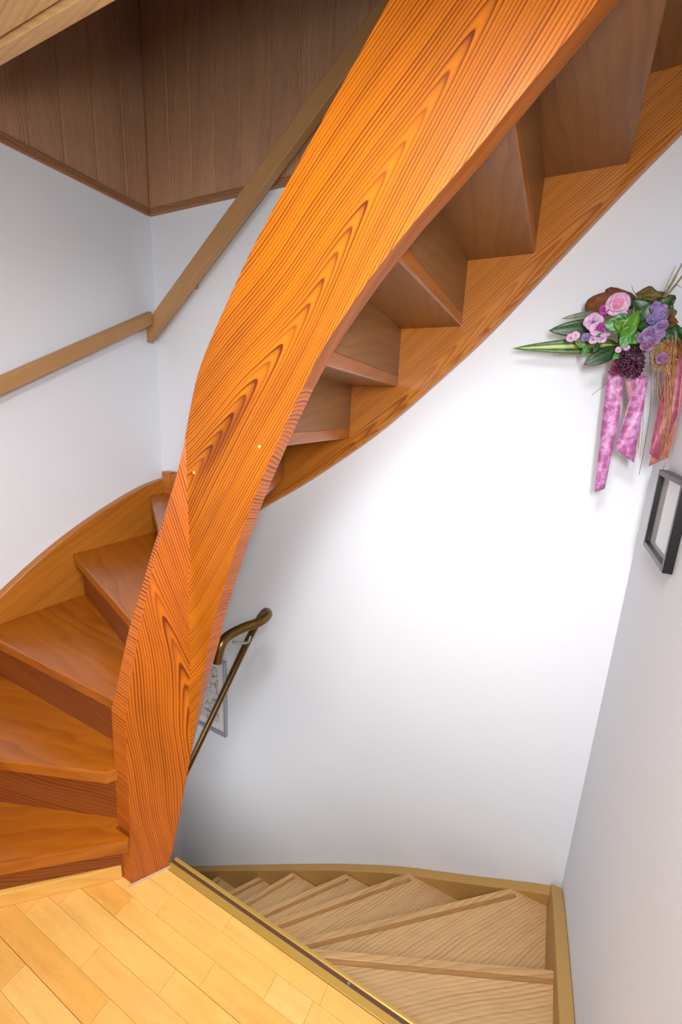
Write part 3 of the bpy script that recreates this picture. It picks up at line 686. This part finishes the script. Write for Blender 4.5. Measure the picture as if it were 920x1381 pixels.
for k in range(190):
    a = random.uniform(0, 6.28); r_ = math.sqrt(random.random())
    p = P(851 + 19 * r_ * math.cos(a), 489 + 21 * r_ * math.sin(a), 1.378 + .03 * r_ * r_ + random.uniform(0, .006)); bl.append(ball(p, .0036, 6, 4))
v, f = merge(bl); o = link('berry_cluster', mesh('berry_cluster', v, f), M['berry'], fa, smooth=60); o['kind'] = 'stuff'
# a dark core that the stems are bound to
v, f = ball(P(862, 452, 1.47), .05, 12, 8); v = [Vector((q.x, q.y, q.z)) for q in v]; link('moss_core', mesh('moss_core', v, f), M['leaf_dark'], fa, smooth=60)
# raffia nest and hanging strands
tb = []
for k in range(120):
    a = random.uniform(0, 6.28); cx_, cy_ = random.uniform(884, 904), random.uniform(466, 492); r1 = random.uniform(4, 13)
    pts = [P(min(919, cx_ + r1 * math.cos(a + i * .7)), cy_ + r1 * .8 * math.sin(a + i * .7), random.uniform(1.385, 1.40)) for i in range(4)]
    tb.append(tube(spline(pts, 3), random.uniform(.0004, .0009), 4, False))
for k in range(30):
    x0 = random.uniform(886, 916); y0 = random.uniform(452, 480); l_ = random.choice((40, 60, 70, 130, 150)); dx = random.uniform(-14, 6)
    if l_ > 100: x0 = random.uniform(900, 914); dx = random.uniform(-16, -6); yy0 = random.uniform(1.37, 1.39)
    else: yy0 = 1.385
    pts = [P(min(921, x0 + random.uniform(-3, 3) + dx * (i / 4) ** 1.2), y0 + l_ * i / 4, yy0 + random.uniform(-.003, .003)) for i in range(5)]
    tb.append(tube(spline(pts, 4), random.uniform(.0003, .0008), 4, False))
for k in range(14):
    x0 = random.uniform(852, 872); pts = [P(x0 - 2 * i + random.uniform(-1, 1), 500 + i * random.uniform(24, 30), 1.47) for i in range(5)]
    tb.append(tube(spline(pts, 4), .0006, 4, False))
v, f = merge(tb); o = link('raffia', mesh('raffia', v, f), M['raffia'], fa, smooth=60); o['kind'] = 'stuff'
tb = []
for pts in ([(876, 470), (878, 540), (870, 600), (862, 640)], [(888, 480), (900, 600), (893, 640), (884, 700)], [(884, 500), (905, 620), (912, 660), (902, 705)], [(850, 480), (820, 515), (798, 533)], [(885, 515), (893, 560)],
            [(886, 440), (905, 450), (915, 462)], [(858, 398), (854, 391), (852, 385)], [(893, 400), (905, 372), (912, 358)], [(905, 390), (912, 384), (919, 388)]):
    tb.append(tube(spline([P(x, y, 1.43) for x, y in pts], 6), .0006, 4, False))
v, f = merge(tb); o = link('thread', mesh('thread', v, f), M['thread'], fa, smooth=60); o['kind'] = 'stuff'
for a, b_ in (((893, 404), (922, 352)), ((897, 402), (926, 364))):
    v, f = tube([P(*a, 1.44), P((a[0] + b_[0]) / 2 + 1, (a[1] + b_[1]) / 2, 1.44), P(*b_, 1.43)], [.0034, .0028, .002], 6); link('twig', mesh('twig', v, f), M['twig'], fa, smooth=60)
def ribbon(name, L_, R2, mat, wave=.006, y=1.44):
    """ribbon between two point rows (left edge, right edge) with a slow wave in depth"""
    n = 14; vs = []
    def at(P_, t):
        s_ = t * (len(P_) - 1); i = min(int(s_), len(P_) - 2); f_ = s_ - i; return (P_[i][0] * (1 - f_) + P_[i + 1][0] * f_, P_[i][1] * (1 - f_) + P_[i + 1][1] * f_)
    for i in range(n + 1):
        t = i / n; a, b_ = at(L_, t), at(R2, t)
        for j in range(4):
            q = j / 3; vs.append(P(a[0] + (b_[0] - a[0]) * q, a[1] + (b_[1] - a[1]) * q, y + wave * math.sin(t * 5 + j * .8) ))
    fs = [(i * 4 + j, i * 4 + j + 1, i * 4 + 5 + j, i * 4 + 4 + j) for i in range(n) for j in range(3)]
    me = bpy.data.meshes.new(name); me.from_pydata([tuple(v) for v in vs], [], fs); me.update(); me.uv_layers.new(name='UVMap')
    return link(name, me, mat, fa, smooth=60, solid=.0006)
o = ribbon('ribbon', [(820, 500), (813, 560), (802, 664)], [(842, 500), (836, 560), (816, 659)], M['ribbon'], y=1.465)
ribbon('ribbon', [(841, 500), (848, 540), (842, 562), (839, 575)], [(859, 500), (856, 525), (850, 545), (841, 580)], M['ribbon_plain'], y=1.46)
ribbon('ribbon', [(858, 504), (846, 560), (829, 605)], [(875, 508), (868, 550), (855, 624)], M['ribbon'], y=1.45)
ribbon('ribbon', [(900, 490), (886, 560), (876, 612)], [(922, 480), (914, 560), (889, 620)], M['ribbon_rose'], y=1.395)
ribbon('ribbon', [(908, 480), (892, 570), (875, 629)], [(926, 480), (922, 560), (903, 616)], M['ribbon_organza'], y=1.41)
